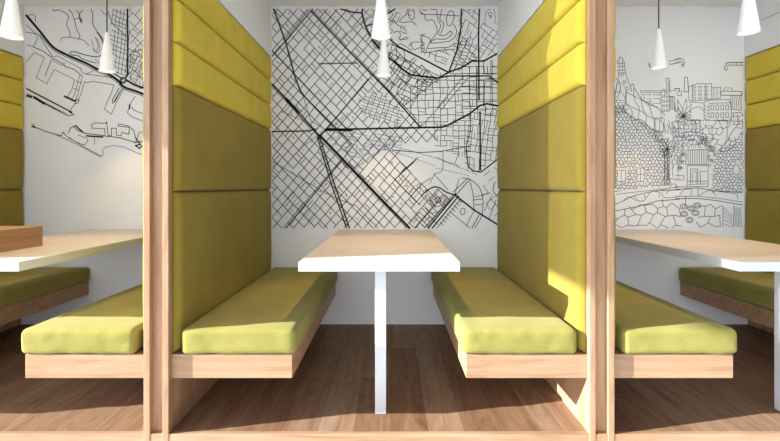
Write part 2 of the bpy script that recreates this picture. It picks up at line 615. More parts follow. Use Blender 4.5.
class Ink:
    def __init__(self, clip):
        self.seg = []
        self.gain = 1.25
        self.clip = clip                  # x0, y0, x1, y1 in wall-picture units
    def line(self, pts, wd=0.55, closed=False):
        pts = list(pts)
        if closed:
            pts = pts + [pts[0]]
        for a, b in zip(pts, pts[1:]):
            s = self.cut(a, b)
            if s:
                self.seg.append((s[0], s[1], wd * (self.gain if wd >= 0.9 else 1.0)))
    def cut(self, a, b):
        x0, y0, x1, y1 = self.clip
        t0, t1 = 0.0, 1.0
        dx, dy = b[0] - a[0], b[1] - a[1]
        for p, q in ((-dx, a[0] - x0), (dx, x1 - a[0]), (-dy, a[1] - y0), (dy, y1 - a[1])):
            if abs(p) < 1e-9:
                if q < 0:
                    return None
                continue
            r = q / p
            if p < 0:
                t0 = max(t0, r)
            else:
                t1 = min(t1, r)
        if t0 >= t1:
            return None
        return (a[0] + dx * t0, a[1] + dy * t0), (a[0] + dx * t1, a[1] + dy * t1)
    def curve(self, pts, wd=0.55, closed=False, n=5):
        P = list(pts)
        if closed:
            P = [P[-1]] + P + [P[0], P[1]]
        else:
            P = [P[0]] + P + [P[-1]]
        out = []
        for i in range(1, len(P) - 2):
            for k in range(n):
                t = k / n
                q = []
                for d in (0, 1):
                    a, b, c, e = P[i - 1][d], P[i][d], P[i + 1][d], P[i + 2][d]
                    q.append(0.5 * (2 * b + (c - a) * t + (2 * a - 5 * b + 4 * c - e) * t * t + (3 * b - a - 3 * c + e) * t ** 3))
                out.append(tuple(q))
        out.append(P[-2])
        self.line(out, wd)
    def dash(self, a, b, wd, n):
        for i in range(n):
            t0, t1 = i / n, (i + 0.55) / n
            self.line([(a[0] + (b[0] - a[0]) * t0, a[1] + (b[1] - a[1]) * t0), (a[0] + (b[0] - a[0]) * t1, a[1] + (b[1] - a[1]) * t1)], wd)
    def circle(self, c, r, wd=0.5, n=14, ry=None):
        ry = ry or r
        self.line([(c[0] + r * math.cos(2 * PI * i / n), c[1] + ry * math.sin(2 * PI * i / n)) for i in range(n)], wd, True)
    def rect(self, x0, y0, x1, y1, wd=0.5):
        self.line([(x0, y0), (x1, y0), (x1, y1), (x0, y1)], wd, True)
    def build(self, name, m, parent, off=0.0015):
        bm = bmesh.new()
        y = YW - off
        for a, b, wd in self.seg:
            d = Vector((b[0] - a[0], b[1] - a[1]))
            if d.length < 1e-4:
                continue
            d.normalize()
            n = Vector((-d.y, d.x)) * wd / 2
            e = d * wd * 0.35
            q = [(a[0] - e.x + n.x, a[1] - e.y + n.y), (b[0] + e.x + n.x, b[1] + e.y + n.y),
                 (b[0] + e.x - n.x, b[1] + e.y - n.y), (a[0] - e.x - n.x, a[1] - e.y - n.y)]
            vs = []
            for px, py in q:
                X, Z = W(px, py)
                vs.append(bm.verts.new((X, y, Z)))
            bm.faces.new(vs)
        for f in bm.faces:
            f.normal_update()
            if f.normal.y > 0:
                f.normal_flip()
        me = bpy.data.meshes.new(name)
        bm.to_mesh(me)
        bm.free()
        me.materials.append(m)
        o = bpy.data.objects.new(name, me)
        COL.objects.link(o)
        o.parent = parent
        return o

def inside(p, poly):
    c = False
    j = len(poly) - 1
    for i in range(len(poly)):
        xi, yi = poly[i]; xj, yj = poly[j]
        if (yi > p[1]) != (yj > p[1]) and p[0] < (xj - xi) * (p[1] - yi) / (yj - yi) + xi:
            c = not c
        j = i
    return c

def grid(ink, poly, org, u, v, wd, rng, holes=(), drop=0.05, sub=0.12, jit=0.0, stub=0.06):
    # street grid: org + i*u + j*v, only edges whose middle is inside poly
    xs = [p[0] for p in poly]; ys = [p[1] for p in poly]
    det = u[0] * v[1] - u[1] * v[0]
    ii = []; jj = []
    for cx in (min(xs), max(xs)):
        for cy in (min(ys), max(ys)):
            dx, dy = cx - org[0], cy - org[1]
            ii.append((dx * v[1] - dy * v[0]) / det)
            jj.append((u[0] * dy - u[1] * dx) / det)
    i0, i1, j0, j1 = int(min(ii)) - 1, int(max(ii)) + 1, int(min(jj)) - 1, int(max(jj)) + 1
    J = {}
    def P(i, j):
        if (i, j) not in J:
            J[(i, j)] = (rng.uniform(-jit, jit), rng.uniform(-jit, jit))
        q = J[(i, j)]
        return (org[0] + i * u[0] + j * v[0] + q[0], org[1] + i * u[1] + j * v[1] + q[1])
    def ok(a, b):
        m = ((a[0] + b[0]) / 2, (a[1] + b[1]) / 2)
        return inside(m, poly) and not any(inside(m, h) for h in holes)
    def lerp(a, b, t):
        return (a[0] + (b[0] - a[0]) * t, a[1] + (b[1] - a[1]) * t)
    for i in range(i0, i1 + 1):
        for j in range(j0, j1 + 1):
            a, b, c, d = P(i, j), P(i + 1, j), P(i, j + 1), P(i + 1, j + 1)
            if ok(a, b) and rng.random() > drop:
                ink.line([a, b], wd)
            if ok(a, c) and rng.random() > drop:
                ink.line([a, c], wd)
            if ok(a, d):
                r = rng.random()
                if r < sub / 2:
                    t = rng.uniform(0.35, 0.65)
                    ink.line([lerp(a, b, t), lerp(c, d, t)], wd * 0.85)
                elif r < sub:
                    t = rng.uniform(0.35, 0.65)
                    ink.line([lerp(a, c, t), lerp(b, d, t)], wd * 0.85)
                elif r < sub + stub:
                    m = lerp(a, d, rng.uniform(0.3, 0.7))
                    ink.line([m, (m[0] + rng.uniform(-2, 2), m[1] + rng.uniform(-2, 2)), (m[0] + rng.uniform(-3, 3), m[1] + rng.uniform(-3, 3))], wd * 0.7)

# ---- central mural: street map
def centre_map():
    R = random.Random(11)
    mur = thing('map_mural', 'black street map mural on the wall behind the central table', 'mural', (0, 0, 0), None)
    clip = (272.4, 9.2, 498.2, 228.0)
    th = Ink(clip); fine = Ink(clip)
    T = 0.72
    U = (5.35, 5.6); Vv = (5.35, -6.3)
    hills = [(393, 5), (460, 5), (462, 36), (448, 74), (420, 58), (388, 36)]
    coast = [(392, 143), (470, 143), (470, 172), (498, 162), (500, 190), (455, 190), (430, 190), (418, 182), (404, 162), (400, 152)]
    dense = [(364, 94), (382, 92), (402, 112), (398, 125), (375, 122), (361, 112)]
    east = [(438, 74), (460, 60), (461, 5), (500, 5), (500, 172), (470, 172), (470, 143), (415, 143), (420, 130), (400, 100)]
    north = [(361, 5), (393, 5), (392, 38), (376, 52), (364, 28)]
    se = [(455, 195), (440, 228), (500, 230), (500, 188), (470, 184)]
    left = [(270, 5), (361, 5), (366, 30), (390, 45), (440, 78), (400, 90), (420, 128), (436, 128), (436, 143), (402, 148),
            (405, 160), (425, 185), (452, 196), (430, 230), (270, 230)]
    grid(th, left, (320.0, 137.0), U, Vv, T, R, holes=(dense, hills, coast), drop=0.04, sub=0.16, jit=0.12, stub=0.10)
    # busier rows of half blocks
    for (ax, ay, n, k) in ((318, 14, 7, 1), (300, 150, 9, 0), (286, 200, 10, 1), (340, 40, 8, 0), (352, 172, 8, 0), (395, 180, 8, 1)):
        for q in range(n):
            x = ax + q * (2.6 if k else 5.1)
            y = ay + q * (2.7 if k else -6.0) * (1 if k else 0.6)
            fine.line([(x, y), (x + 7.2, y - 8.4)], 0.42)
    # quarter of dense lanes
    a1 = math.radians(18)
    du = (5.2 * math.cos(a1), 5.2 * math.sin(a1)); dv = (-3.4 * math.sin(a1) * 0.9, 3.0 * math.cos(a1))
    grid(th, dense, (360, 95), du, dv, 0.5, R, drop=0.12, sub=0.2, jit=0.5, stub=0.1)
    grid(th, [(385, 48), (440, 76), (410, 108), (396, 92), (384, 80)], (390, 60), (6.0, 2.9), (-3.0, 6.0), 0.65, R, drop=0.12, sub=0.25, jit=0.9)
    grid(th, [(325, 132), (398, 132), (404, 143), (372, 156), (345, 158)], (330, 140), (6.8, 1.3), (-1.2, 3.6), 0.38, R, drop=0.35, sub=0.15, jit=0.8)
    grid(th, north, (366, 12), (3.8, 3.9), (4.0, -4.4), 0.5, R, drop=0.25, sub=0.1, jit=0.6)
    # eastern orthogonal quarters
    grid(th, [(415, 78), (440, 76), (497, 62), (500, 120), (480, 112), (443, 127), (420, 128), (402, 104)], (440, 80), (7.4, 0.1), (0.1, 7.0), 0.6, R, drop=0.12, sub=0.2, jit=0.8)
    grid(th, [(462, 66), (500, 60), (500, 104), (482, 104), (462, 112)], (462, 80), (7.2, 0.0), (0.0, 6.6), 0.6, R, drop=0.08, sub=0.1, jit=0.2)
    grid(th, [(434, 128), (469, 114), (470, 146), (466, 158), (435, 146)], (435, 130), (6.0, 0.2), (-0.1, 5.2), 0.55, R, drop=0.15, sub=0.3, jit=0.4)
    grid(th, [(470, 112), (500, 108), (500, 160), (481, 171), (467, 168), (466, 145)], (470, 112), (5.2, 0.8), (-0.8, 6.4), 0.55, R, drop=0.15, sub=0.25, jit=0.9)
    grid(th, [(462, 5), (478, 5), (478, 60), (455, 72), (451, 66)], (464, 10), (4.2, 3.6), (-2.4, 5.2), 0.5, R, drop=0.2, sub=0.2, jit=0.8)
    grid(th, [(480, 24), (500, 24), (500, 50), (480, 60)], (480, 28), (4.6, 3.2), (-3.4, 5.2), 0.5, R, drop=0.1, sub=0.1, jit=0.5)
    grid(th, [(455, 45), (466, 34), (478, 60), (450, 70)], (455, 40), (6.0, 1.0), (-1.4, 3.2), 0.45, R, drop=0.15, sub=0.1, jit=0.4)
    # hill contours
    C = lambda pts, w_=0.65, o=(420, 5), s=6.3: th.curve([(o[0] + x / s, o[1] + y / s) for x, y in pts], w_)
    C([(0, 45), (30, 60), (90, 60), (180, 65), (250, 70)])
    C([(30, 60), (38, 95), (80, 95), (100, 130), (105, 175), (60, 240), (30, 310)])
    C([(105, 20), (112, 90), (130, 130), (115, 185), (160, 190), (190, 165), (200, 185), (160, 215), (100, 215), (60, 240)])
    C([(140, 20), (125, 90), (150, 120), (130, 180)])
    C([(0, 190), (60, 210), (70, 240), (140, 235), (190, 225), (220, 200), (230, 160), (210, 120)])
    C([(165, 90), (180, 45), (205, 40), (215, 70), (200, 120), (175, 130), (165, 90)])
    C([(50, 275), (110, 270), (180, 265), (220, 240)])
    C([(45, 300), (130, 285), (220, 280)])
    C([(0, 260), (20, 250), (25, 285), (5, 300)])
    C([(0, 215), (15, 230), (10, 290), (45, 300)])
    C([(10, 25), (30, 35), (50, 25), (90, 30), (105, 20)])
    D = lambda pts, w_=0.62: C(pts, w_, (345, 5))
    D([(395, 25), (385, 60), (360, 80), (345, 105), (380, 110), (420, 105), (450, 128)])
    D([(405, 25), (400, 55), (410, 85), (430, 90), (438, 60), (430, 25)])
    D([(325, 50), (310, 80), (275, 115)])
    D([(300, 95), (330, 125), (375, 150), (385, 180), (350, 165)])
    D([(305, 175), (335, 165), (350, 190), (340, 215), (395, 215)])
    D([(345, 225), (380, 205), (400, 205)])
    D([(470, 25), (480, 55), (504, 60)])
    D([(400, 260), (430, 235), (480, 235), (504, 245)])
    D([(415, 235), (430, 280), (470, 270), (500, 280)])
    D([(480, 235), (485, 190), (504, 185)])
    D([(325, 255), (350, 245), (380, 260), (420, 290)])
    D([(300, 240), (280, 320)])
    D([(325, 265), (330, 330), (400, 360), (440, 330)])
    D([(370, 275), (375, 350), (350, 385)])
    # arena loop in the top right
    th.curve([(485, 26), (486, 12), (494, 10), (495, 24)], 0.5)
    th.circle((490, 14), 1.8, 0.5)
    th.circle((490.5, 17), 1.0, 0.5)
    # streets between the hills and the eastern quarter
    grid(th, [(395, 9), (414, 9), (404, 30), (392, 24)], (396, 10), (5.0, 2.0), (-2.0, 5.0), 0.5, R, drop=0.4, sub=0.1, jit=1.0)
    grid(th, [(424, 52), (448, 46), (446, 66), (430, 58)], (424, 50), (6.0, 2.6), (-1.6, 5.0), 0.6, R, drop=0.15, sub=0.2, jit=0.7)
    grid(th, [(424, 196), (446, 190), (452, 200), (430, 226), (408, 226)], (424, 196), (5.4, 5.0), (5.0, -5.6), 0.6, R, drop=0.15, sub=0.2, jit=0.3)
    grid(th, [(482, 172), (498, 164), (498, 218), (484, 210)], (484, 176), (4.4, 6.0), (5.4, -4.6), 0.5, R, drop=0.55, sub=0.1, jit=1.0)
    # avenues
    L = th.line
    L([(273.8, 9), (286, 43), (295, 77), (300, 90), (304, 96)], 1.25)
    L([(313, 9), (285.5, 41), (272, 56.5)], 1.0)
    L([(310, 9), (284.5, 39)], 0.8)
    L([(303, 95), (352, 144)], 0.95)
    L([(311, 11), (345, 47), (389, 92), (420.5, 127.5)], 1.25)
    L([(272, 84), (288, 101)], 1.5)
    L([(286.5, 99.5), (298, 112)], 2.6)
    L([(297, 110), (318, 134), (324, 140)], 1.0)
    L([(296, 112.5), (313, 130), (320, 138)], 0.7)
    L([(320, 135.5), (345, 161.5), (390, 208), (409.5, 228)], 1.75)
    L([(318, 138), (348, 168)], 0.8)
    L([(272, 50.5), (333, 115), (347, 129)], 0.95)
    L([(368.5, 79), (336, 118), (318, 138)], 1.05)
    L([(341, 161.5), (286, 228)], 0.95)
    L([(353, 146), (341, 161.5)], 0.7)
    L([(272, 131.6), (309, 131), (317, 129)], 1.1)
    L([(325, 129.8), (345, 129.2), (392, 128.3), (442, 127.2), (448, 125.2), (470, 113.5), (480, 105.5), (487, 103.8), (498.3, 106)], 1.45)
    L([(327, 129.5), (352, 130)], 2.3)
    L([(317.5, 137.5), (331, 183), (346.5, 228)], 1.0)
    L([(320, 137.5), (334, 183), (349.5, 228)], 1.0)
    for q in range(26):
        t = q / 26
        L([(318 + 29 * t + t, 140 + 88 * t), (320.3 + 29.2 * t, 139 + 88 * t)], 0.8)
    L([(341, 9.2), (352, 12.2), (362, 13)], 1.2)
    L([(362.5, 9), (362, 14), (365, 25), (370, 36)], 1.3)
    L([(372, 40), (380, 49)], 2.0)
    L([(366, 26), (373, 24)], 1.0)
    L([(386, 14.5), (395, 9)], 1.2)
    L([(390, 39.5), (399, 47), (420, 57.5), (448.5, 72.5)], 1.25)
    L([(391, 44), (412, 54), (444, 70)], 0.8)
    L([(387, 56), (393, 61), (402, 69), (411, 75), (438, 78)], 1.4)
    L([(438, 78.5), (449, 72), (462, 67.5), (472, 61), (484, 61), (498.3, 53)], 1.35)
    L([(438, 78), (450, 76), (489, 76), (498, 83)], 1.15)
    L([(461.3, 9), (461, 28), (457, 50), (449, 72)], 1.25)
    L([(479.3, 9), (478.5, 35), (479, 100)], 1.25)
    L([(480, 112), (480.3, 170)], 1.35)
    L([(466, 147), (468, 166), (473, 171), (481, 172), (498, 159)], 1.0)
    L([(470, 113.5), (470.5, 131), (466, 147)], 0.8)
    L([(319, 63.8), (357, 63)], 0.9)
    L([(272, 161), (300, 178), (331, 196), (356, 206), (378, 228)], 0.6)
    L([(303, 96), (308, 112), (311, 121), (321, 127)], 0.55)
    L([(281, 111), (292, 116), (304, 121), (311, 131)], 0.5)
    L([(437, 108), (464, 76)], 0.65)
    L([(441, 110), (468, 78)], 0.65)
    L([(404, 106), (437, 80)], 0.65)
    L([(420, 128), (447, 98)], 0.6)
    # coast: dashed tracks
    th.dash((386, 144), (436, 158), 0.55, 18)
    th.dash((436, 158), (478, 175), 0.55, 15)
    th.dash((386, 149), (436, 166), 0.5, 16)
    th.dash((436, 168), (470, 176), 0.5, 12)
    L([(392, 150), (420, 152.5), (440, 151.5), (470, 146)], 0.8)
    L([(440, 152), (443, 151), (443, 168), (441, 172), (434, 174)], 0.55)
    L([(434, 174), (448, 190)], 0.6)
    th.curve([(437, 157), (447, 162), (455, 164), (460, 168)], 0.5)
    L([(459, 152), (455, 163)], 0.5)
    # harbour corner
    th.curve([(422, 195), (428, 190), (434, 187), (440, 188), (446, 192), (455, 195)], 1.0)
    L([(455, 195), (474, 210), (498.3, 225)], 1.35)
    L([(456, 194), (428, 228)], 1.25)
    L([(458.5, 196), (431.5, 229)], 1.1)
    L([(461, 199), (437, 228)], 0.6)
    L([(456, 195), (470, 179)], 0.8)
    L([(453, 192), (468, 178)], 0.7)
    th.curve([(455, 194), (457, 186), (459, 179)], 0.6)
    th.curve([(462, 178), (470, 179.5), (479, 187), (483, 200), (482, 216)], 0.7)
    th.curve([(470, 181), (473, 195), (474, 210)], 0.65)
    L([(474, 197), (490, 193)], 0.6)
    L([(474, 205), (483, 204)], 0.6)
    L([(473, 200), (482, 199)], 0.6)
    L([(450, 212), (470, 228)], 0.6)
    L([(474, 211), (466, 226)], 0.6)
    L([(479, 215), (472, 228)], 0.8)
    L([(482, 216), (475, 228)], 0.6)
    th.curve([(462, 215), (460, 211), (463, 208), (465, 210), (464, 214), (462, 215)], 0.6)
    L([(489, 219), (496, 200)], 0.6)
    L([(484, 211), (492, 195)], 0.5)
    th.curve([(495, 182), (493, 190), (497, 196)], 0.8)
    for q in range(9):
        x, y = 440 + q * 2.3, 222 - q * 2.8
        L([(x, y), (x + 3.6, y + 3.4)], 0.6)
    for q in range(9):                       # rows of jetties
        x, y = 396 + q * 2.0, 178.5 - q * 0.2 - q * 1.6
        L([(x, y), (x + 6, y - 7)], 0.7)
    L([(394, 178), (402, 187), (420, 205)], 0.7)
    L([(400, 162), (408, 170), (421, 184), (431, 178)], 0.6)
    th.circle((419, 186), 2.2, 0.5)
    th.circle((438, 200), 3.0, 0.6)
    th.curve([(430, 200), (432, 205), (440, 206), (446, 200)], 0.6)
    th.curve([(424, 206), (430, 213), (437, 212)], 0.6)
    L([(425, 190), (436, 208)], 0.55)
    L([(430, 183), (434, 175)], 0.55)
    # double edge of the main diagonal
    L([(346, 159), (392, 206)], 0.45)
    L([(343, 164), (388, 210)], 0.45)
    th.seg += fine.seg
    th.build('street_lines', M_INK, mur)

# ---- left mural: harbour coast
def left_map():
    R = random.Random(5)
    mur = thing('map_mural', 'black coastline and harbour map mural on the wall of the left booth', 'mural', (0, 0, 0), None)
    th = Ink((26.2, 9.2, 249.5, 228))
    A = lambda pts, w_=0.5, sm=False: (th.curve if sm else th.line)([(20 + x / 5.51, 5 + y / 5.51) for x, y in pts], w_)
    B = lambda pts, w_=0.5, sm=False: (th.curve if sm else th.line)([(80 + x / 5.51, 5 + y / 5.51) for x, y in pts], w_)
    C = lambda pts, w_=0.5, sm=False: (th.curve if sm else th.line)([(20 + x / 5.19, 80 + y / 5.19) for x, y in pts], w_)
    main = [(26.5, 15.5), (33, 23), (41, 32.5), (52.7, 46.7), (65, 54), (85, 62.7), (96, 68.5), (110.8, 75.5), (119, 81.5), (125, 87.5), (143, 94), (190, 115), (249, 136)]
    th.curve(main, 1.8)
    th.curve([(x - 0.9, y + 1.9) for x, y in main[2:]], 0.6)
    A([(40, 70), (60, 52), (85, 62), (85, 90)], 0.55, True)
    A([(35, 150), (100, 160), (115, 180), (145, 230), (180, 285)], 0.6)
    A([(35, 110), (70, 140), (100, 180), (75, 230), (35, 220)], 0.55)
    A([(75, 232), (130, 255), (175, 290), (240, 325), (250, 340), (300, 355), (340, 390)], 0.7)
    A([(185, 285), (205, 280), (340, 352)], 0.5)
    A([(170, 300), (235, 335), (248, 322)], 0.5)
    A([(38, 312), (80, 262), (135, 290), (90, 400), (150, 435)])
    A([(172, 308), (155, 350), (138, 395)], 0.6)
    A([(148, 432), (190, 355), (302, 412), (285, 470), (255, 520)])
    A([(330, 385), (305, 480), (285, 530)], 0.5)
    A([(345, 390), (320, 490), (305, 530)], 0.5)
    A([(312, 420), (340, 430)], 0.5); A([(300, 460), (325, 470)], 0.5)
    C([(232, 85), (255, 95), (290, 112)], 1.5)
    C([(283, 112), (290, 100), (308, 105), (300, 122), (285, 122)], 0.6)
    C([(290, 120), (265, 150), (262, 168)], 0.6)
    C([(335, 10), (318, 70), (300, 110)], 0.5)
    C([(335, 8), (345, 14), (380, 8), (488, 25), (478, 60), (438, 150), (475, 178), (500, 120), (540, 45)], 0.55)
    C([(515, 42), (480, 105), (483, 120), (492, 115), (528, 48)], 0.8)
    C([(520, 60), (490, 110)], 0.6)
    C([(36, 46), (150, 105), (270, 168)], 1.1)
    C([(36, 72), (80, 90), (230, 175)], 0.7)
    C([(38, 82), (60, 90)], 1.6)
    C([(75, 90), (125, 122)], 2.0)
    C([(130, 125), (250, 186), (280, 181), (255, 165)], 0.7)
    for q in range(18):
        x = 130 + q * 6.5
        C([(x, 128 + (x - 130) * 0.5), (x + 6, 118 + (x - 130) * 0.5)], 0.4)
    C([(598, 85), (575, 120), (558, 170), (580, 190), (640, 215), (900, 330)], 0.6)
    C([(570, 130), (568, 150)], 1.3)
    C([(580, 140), (600, 160), (640, 175)], 0.6, True)
    # pier and breakwater
    C([(62, 228), (72, 232), (75, 245), (100, 252), (130, 266), (178, 280), (215, 290), (225, 270), (240, 290)], 0.8)
    C([(62, 240), (80, 246)], 1.2)
    C([(240, 290), (330, 345), (422, 395), (432, 390), (428, 365), (445, 348), (490, 340), (540, 348), (600, 375), (645, 392), (900, 470)], 0.5)
    C([(178, 280), (215, 296), (300, 335), (420, 400)], 0.6)
    C([(250, 300), (325, 335), (345, 325), (350, 305), (300, 285)], 0.55, True)
    C([(252, 275), (262, 250), (290, 235), (330, 272), (300, 262), (280, 240)], 0.8)
    C([(290, 240), (330, 275), (380, 282), (440, 290), (520, 300), (600, 325), (640, 318)], 0.8)
    C([(345, 290), (430, 296)], 1.3)
    C([(388, 300), (388, 335)], 0.5)
    C([(375, 250), (370, 235), (390, 222), (445, 226), (450, 215), (458, 290), (475, 288), (475, 250), (500, 250), (500, 285), (525, 290), (530, 272), (565, 282), (570, 245), (510, 240), (512, 228), (560, 238), (590, 260), (600, 300)], 0.65)
    C([(372, 250), (440, 252), (442, 285)], 0.6)
    C([(600, 300), (625, 335), (600, 340), (620, 355), (635, 340)], 1.0)
    C([(600, 325), (620, 270), (645, 270), (900, 300)], 0.6)
    # hill contours at the top
    A([(180, 25), (190, 32), (215, 28), (250, 45), (268, 65), (258, 110), (275, 150), (275, 175)], 0.65, True)
    A([(270, 25), (290, 50), (300, 78), (330, 72), (345, 90)], 0.6, True)
    A([(300, 78), (315, 140), (330, 165), (325, 190)], 0.6, True)
    A([(225, 198), (235, 182), (275, 178), (330, 188), (358, 200), (380, 225)], 0.6, True)
    A([(310, 30), (325, 45), (340, 100), (325, 60), (345, 30)], 0.7, True)
    A([(275, 262), (300, 258), (360, 275), (420, 285), (455, 270), (465, 235), (445, 180), (425, 150)], 0.85, True)
    A([(275, 262), (285, 275), (320, 280), (350, 300), (420, 320)], 0.7, True)
    B([(62, 25), (72, 60), (70, 100), (90, 140), (120, 180), (135, 215), (130, 255)], 0.75, True)
    B([(65, 190), (75, 230), (90, 260), (100, 220), (85, 180)], 0.5, True)
    B([(80, 175), (100, 200), (110, 250), (95, 265), (70, 240)], 0.5, True)
    B([(115, 25), (130, 45), (150, 60)], 0.5, True)
    B([(85, 300), (110, 320), (125, 290)], 0.5, True)
    B([(0, 350), (30, 380), (100, 350)], 0.5, True)
    B([(30, 380), (90, 388), (180, 400), (230, 425)], 0.55)
    # quarters
    for q in range(13):
        y = 20 + q * 28 + R.uniform(-6, 6)
        B([(160 + R.uniform(0, 25), y), (205, y + 15), (258, y + 34)], 0.5)
    for q in range(5):
        x = 172 + q * 20
        B([(x + 14, 20), (x, 130 + R.uniform(-20, 20))], 0.5)
        B([(x + 22, 140), (x + 8 + R.uniform(-4, 4), 270)], 0.5)
        B([(x + 30, 270), (x + 16, 380)], 0.5)
    B([(150, 30), (185, 110), (255, 170)], 0.6)
    B([(180, 375), (225, 400), (235, 410)], 0.9)
    B([(262, 18), (264, 250), (262, 385), (250, 405)], 1.35)
    th.circle((123.3, 80.3), 2.7, 1.0)
    th.circle((123.3, 80.3), 1.3, 0.4)
    B([(258, 415), (300, 440), (358, 460)], 1.5)
    B([(268, 240), (300, 258), (345, 245)], 0.6)
    grid(th, [(128.5, 5), (250, 5), (250, 132), (190, 112), (144, 92), (128.5, 80)], (130, 10), (5.1, 5.3), (5.1, -6.0), 0.5, R, drop=0.1, sub=0.25, jit=0.4)
    grid(th, [(129, 52), (143, 48), (160, 96), (129, 82)], (130, 54), (3.5, 1.2), (-1.2, 3.5), 0.4, R, drop=0.25, sub=0.1, jit=0.6)
    th.build('coast_lines', M_INK, mur)

# ---- right mural: park and town drawing
def town():
    R = random.Random(23)
    mur = thing('drawing_mural', 'black outline drawing of a town with stone walls and palm on the right wall', 'mural', (0, 0, 0), None)
    th = Ink((519.5, 30, 743.0, 228))
    A = lambda pts, w_=0.45, sm=False: (th.curve if sm else th.line)([(610 + x / 4.9, 50 + y / 4.9) for x, y in pts], w_)
    B = lambda pts, w_=0.45, sm=False: (th.curve if sm else th.line)([(675 + x / 4.9, 50 + y / 4.9) for x, y in pts], w_)
    C = lambda pts, w_=0.45, sm=False: (th.curve if sm else th.line)([(610 + x / 4.55, 135 + y / 4.55) for x, y in pts], w_)
    D = lambda pts, w_=0.45, sm=False: (th.curve if sm else th.line)([(675 + x / 4.55, 135 + y / 4.55) for x, y in pts], w_)
    def stones(poly, holes, s, jit, wd=0.5, org=(0, 0)):
        # loose hexagon-like cells with shaken corners
        xs = [p[0] for p in poly]; ys = [p[1] for p in poly]
        pts = {}
        hh = s * 0.86
        j = 0
        y = min(ys) - s
        rows = []
        while y < max(ys) + s:
            x = min(xs) - s + (s / 2 if j % 2 else 0)
            i = 0
            while x < max(xs) + s:
                for c, (ox, oy) in enumerate(((0, 0), (s * 0.5, -hh * 0.33))):
                    pts[(j, i, c)] = (x + ox + R.uniform(-jit, jit), y + oy + R.uniform(-jit, jit))
                x += s
                i += 1
            y += hh
            j += 1
        def ok(a, b):
            m = ((a[0] + b[0]) / 2, (a[1] + b[1]) / 2)
            return inside(m, poly) and not any(inside(m, h) for h in holes)
        for (jj, ii, c), p in pts.items():
            if c == 0:
                nb = [(jj, ii, 1), (jj, ii - 1, 1)]
            else:
                nb = [(jj - 1, ii + (1 if jj % 2 else 0) + (0 if jj % 2 else 0), 0) if jj % 2 == 0 else (jj - 1, ii + 1, 0)]
            for k in nb:
                if k in pts:
                    q = pts[k]
                    if abs(q[0] - p[0]) < s * 1.3 and ok(p, q):
                        th.line([p, q], wd)
    # tower
    A([(35, 65), (40, 45), (52, 37), (64, 48), (70, 65)], 0.5, True)
    A([(33, 65), (70, 65), (74, 100), (35, 100)], 0.5)
    A([(33, 80), (72, 80)]); A([(45, 48), (46, 100)]); A([(60, 48), (61, 100)])
    A([(52, 37), (52, 28)])
    A([(40, 100), (42, 125), (30, 190), (22, 235)], 0.5); A([(74, 100), (80, 130), (100, 180), (105, 205)], 0.5)
    A([(40, 112), (76, 112)]); A([(48, 112), (48, 125), (58, 125), (58, 112)]); A([(66, 112), (66, 124)])
    th.circle((610 + 70 / 4.9, 50 + 157 / 4.9), 1.5, 0.45)
    th.circle((610 + 85 / 4.9, 50 + 190 / 4.9), 1.7, 0.45)
    th.circle((610 + 40 / 4.9, 50 + 185 / 4.9), 2.2, 0.45, ry=5)
    A([(22, 150), (32, 140), (48, 160), (50, 200), (75, 235), (75, 250), (30, 245)])
    A([(50, 200), (35, 240)]); A([(60, 165), (78, 185), (75, 235)])
    A([(100, 180), (112, 165), (118, 185), (130, 205), (160, 245), (200, 265), (240, 290), (268, 320)], 0.55, True)
    # scaled slope
    for q, (x, y) in enumerate(((80, 205), (115, 190), (150, 230), (190, 262))):
        A([(x, y), (x + 5 * q, y + 55), (x + 28, y + 95), (x + 25, y + 145), (x + 60, y + 195)], 0.5, True)
    for q, (x, y) in enumerate(((78, 205), (82, 265), (95, 325))):
        A([(x, y), (x + 40, y + 22), (x + 75, y + 38), (x + 110, y + 62), (x + 155, y + 75)], 0.5, True)
    A([(120, 340), (160, 345), (200, 385), (245, 400)], 0.5, True)
    A([(75, 250), (62, 290), (95, 320), (125, 330)]); A([(62, 290), (80, 310)])
    # skyline blocks
    A([(148, 200), (268, 200), (268, 225)], 0.5); A([(148, 200), (170, 240)])
    A([(160, 208), (198, 208), (198, 220), (165, 220)]); A([(208, 208), (245, 208), (245, 220), (208, 220)], 0.45)
    A([(180, 240), (200, 240), (200, 254), (180, 254)]); A([(212, 238), (245, 238), (245, 262), (212, 262)])
    A([(250, 200), (250, 345)]); A([(268, 210), (290, 215), (292, 300)])
    A([(272, 150), (276, 138), (286, 138), (292, 150), (292, 205), (272, 205)], 0.6); A([(277, 152), (277, 200)]); A([(286, 152), (286, 200)])
    A([(255, 205), (262, 190), (272, 200)])
    A([(292, 200), (325, 200)]); A([(315, 200), (315, 188), (340, 188), (340, 200)])
    A([(288, 228), (315, 228), (315, 300)]); A([(318, 260), (318, 300), (332, 300), (332, 240)])
    for r_ in range(4):
        for c_ in range(2):
            x, y = 257 + c_ * 18, 225 + r_ * 22
            A([(x, y), (x + 10, y), (x + 10, y + 10), (x, y + 10), (x, y)])
    for r_ in range(4):
        x, y = 295, 230 + r_ * 17
        A([(x, y), (x + 12, y), (x + 12, y + 10), (x, y + 10), (x, y)])
    for k_ in range(7):
        A([(245 + k_ * 14, 345 + (k_ % 3) * 14), (262 + k_ * 12, 370 + (k_ % 2) * 30), (255 + k_ * 14, 410)], 0.45, True)
    # roof finials like curled brackets
    A([(192, 66), (193, 80), (203, 86), (212, 80)], 0.8, True)
    A([(290, 68), (300, 70), (343, 62)], 0.6, True); A([(290, 55), (343, 44)], 0.5)
    B([(0, 46), (25, 42), (42, 52), (45, 70), (36, 80), (33, 72)], 0.6, True)
    B([(0, 62), (22, 56), (33, 60), (36, 75)], 0.55, True)
    B([(343, 62), (262, 62), (248, 76), (242, 90), (248, 98), (256, 92)], 0.75, True)
    B([(343, 76), (270, 74), (256, 84)], 0.6, True)
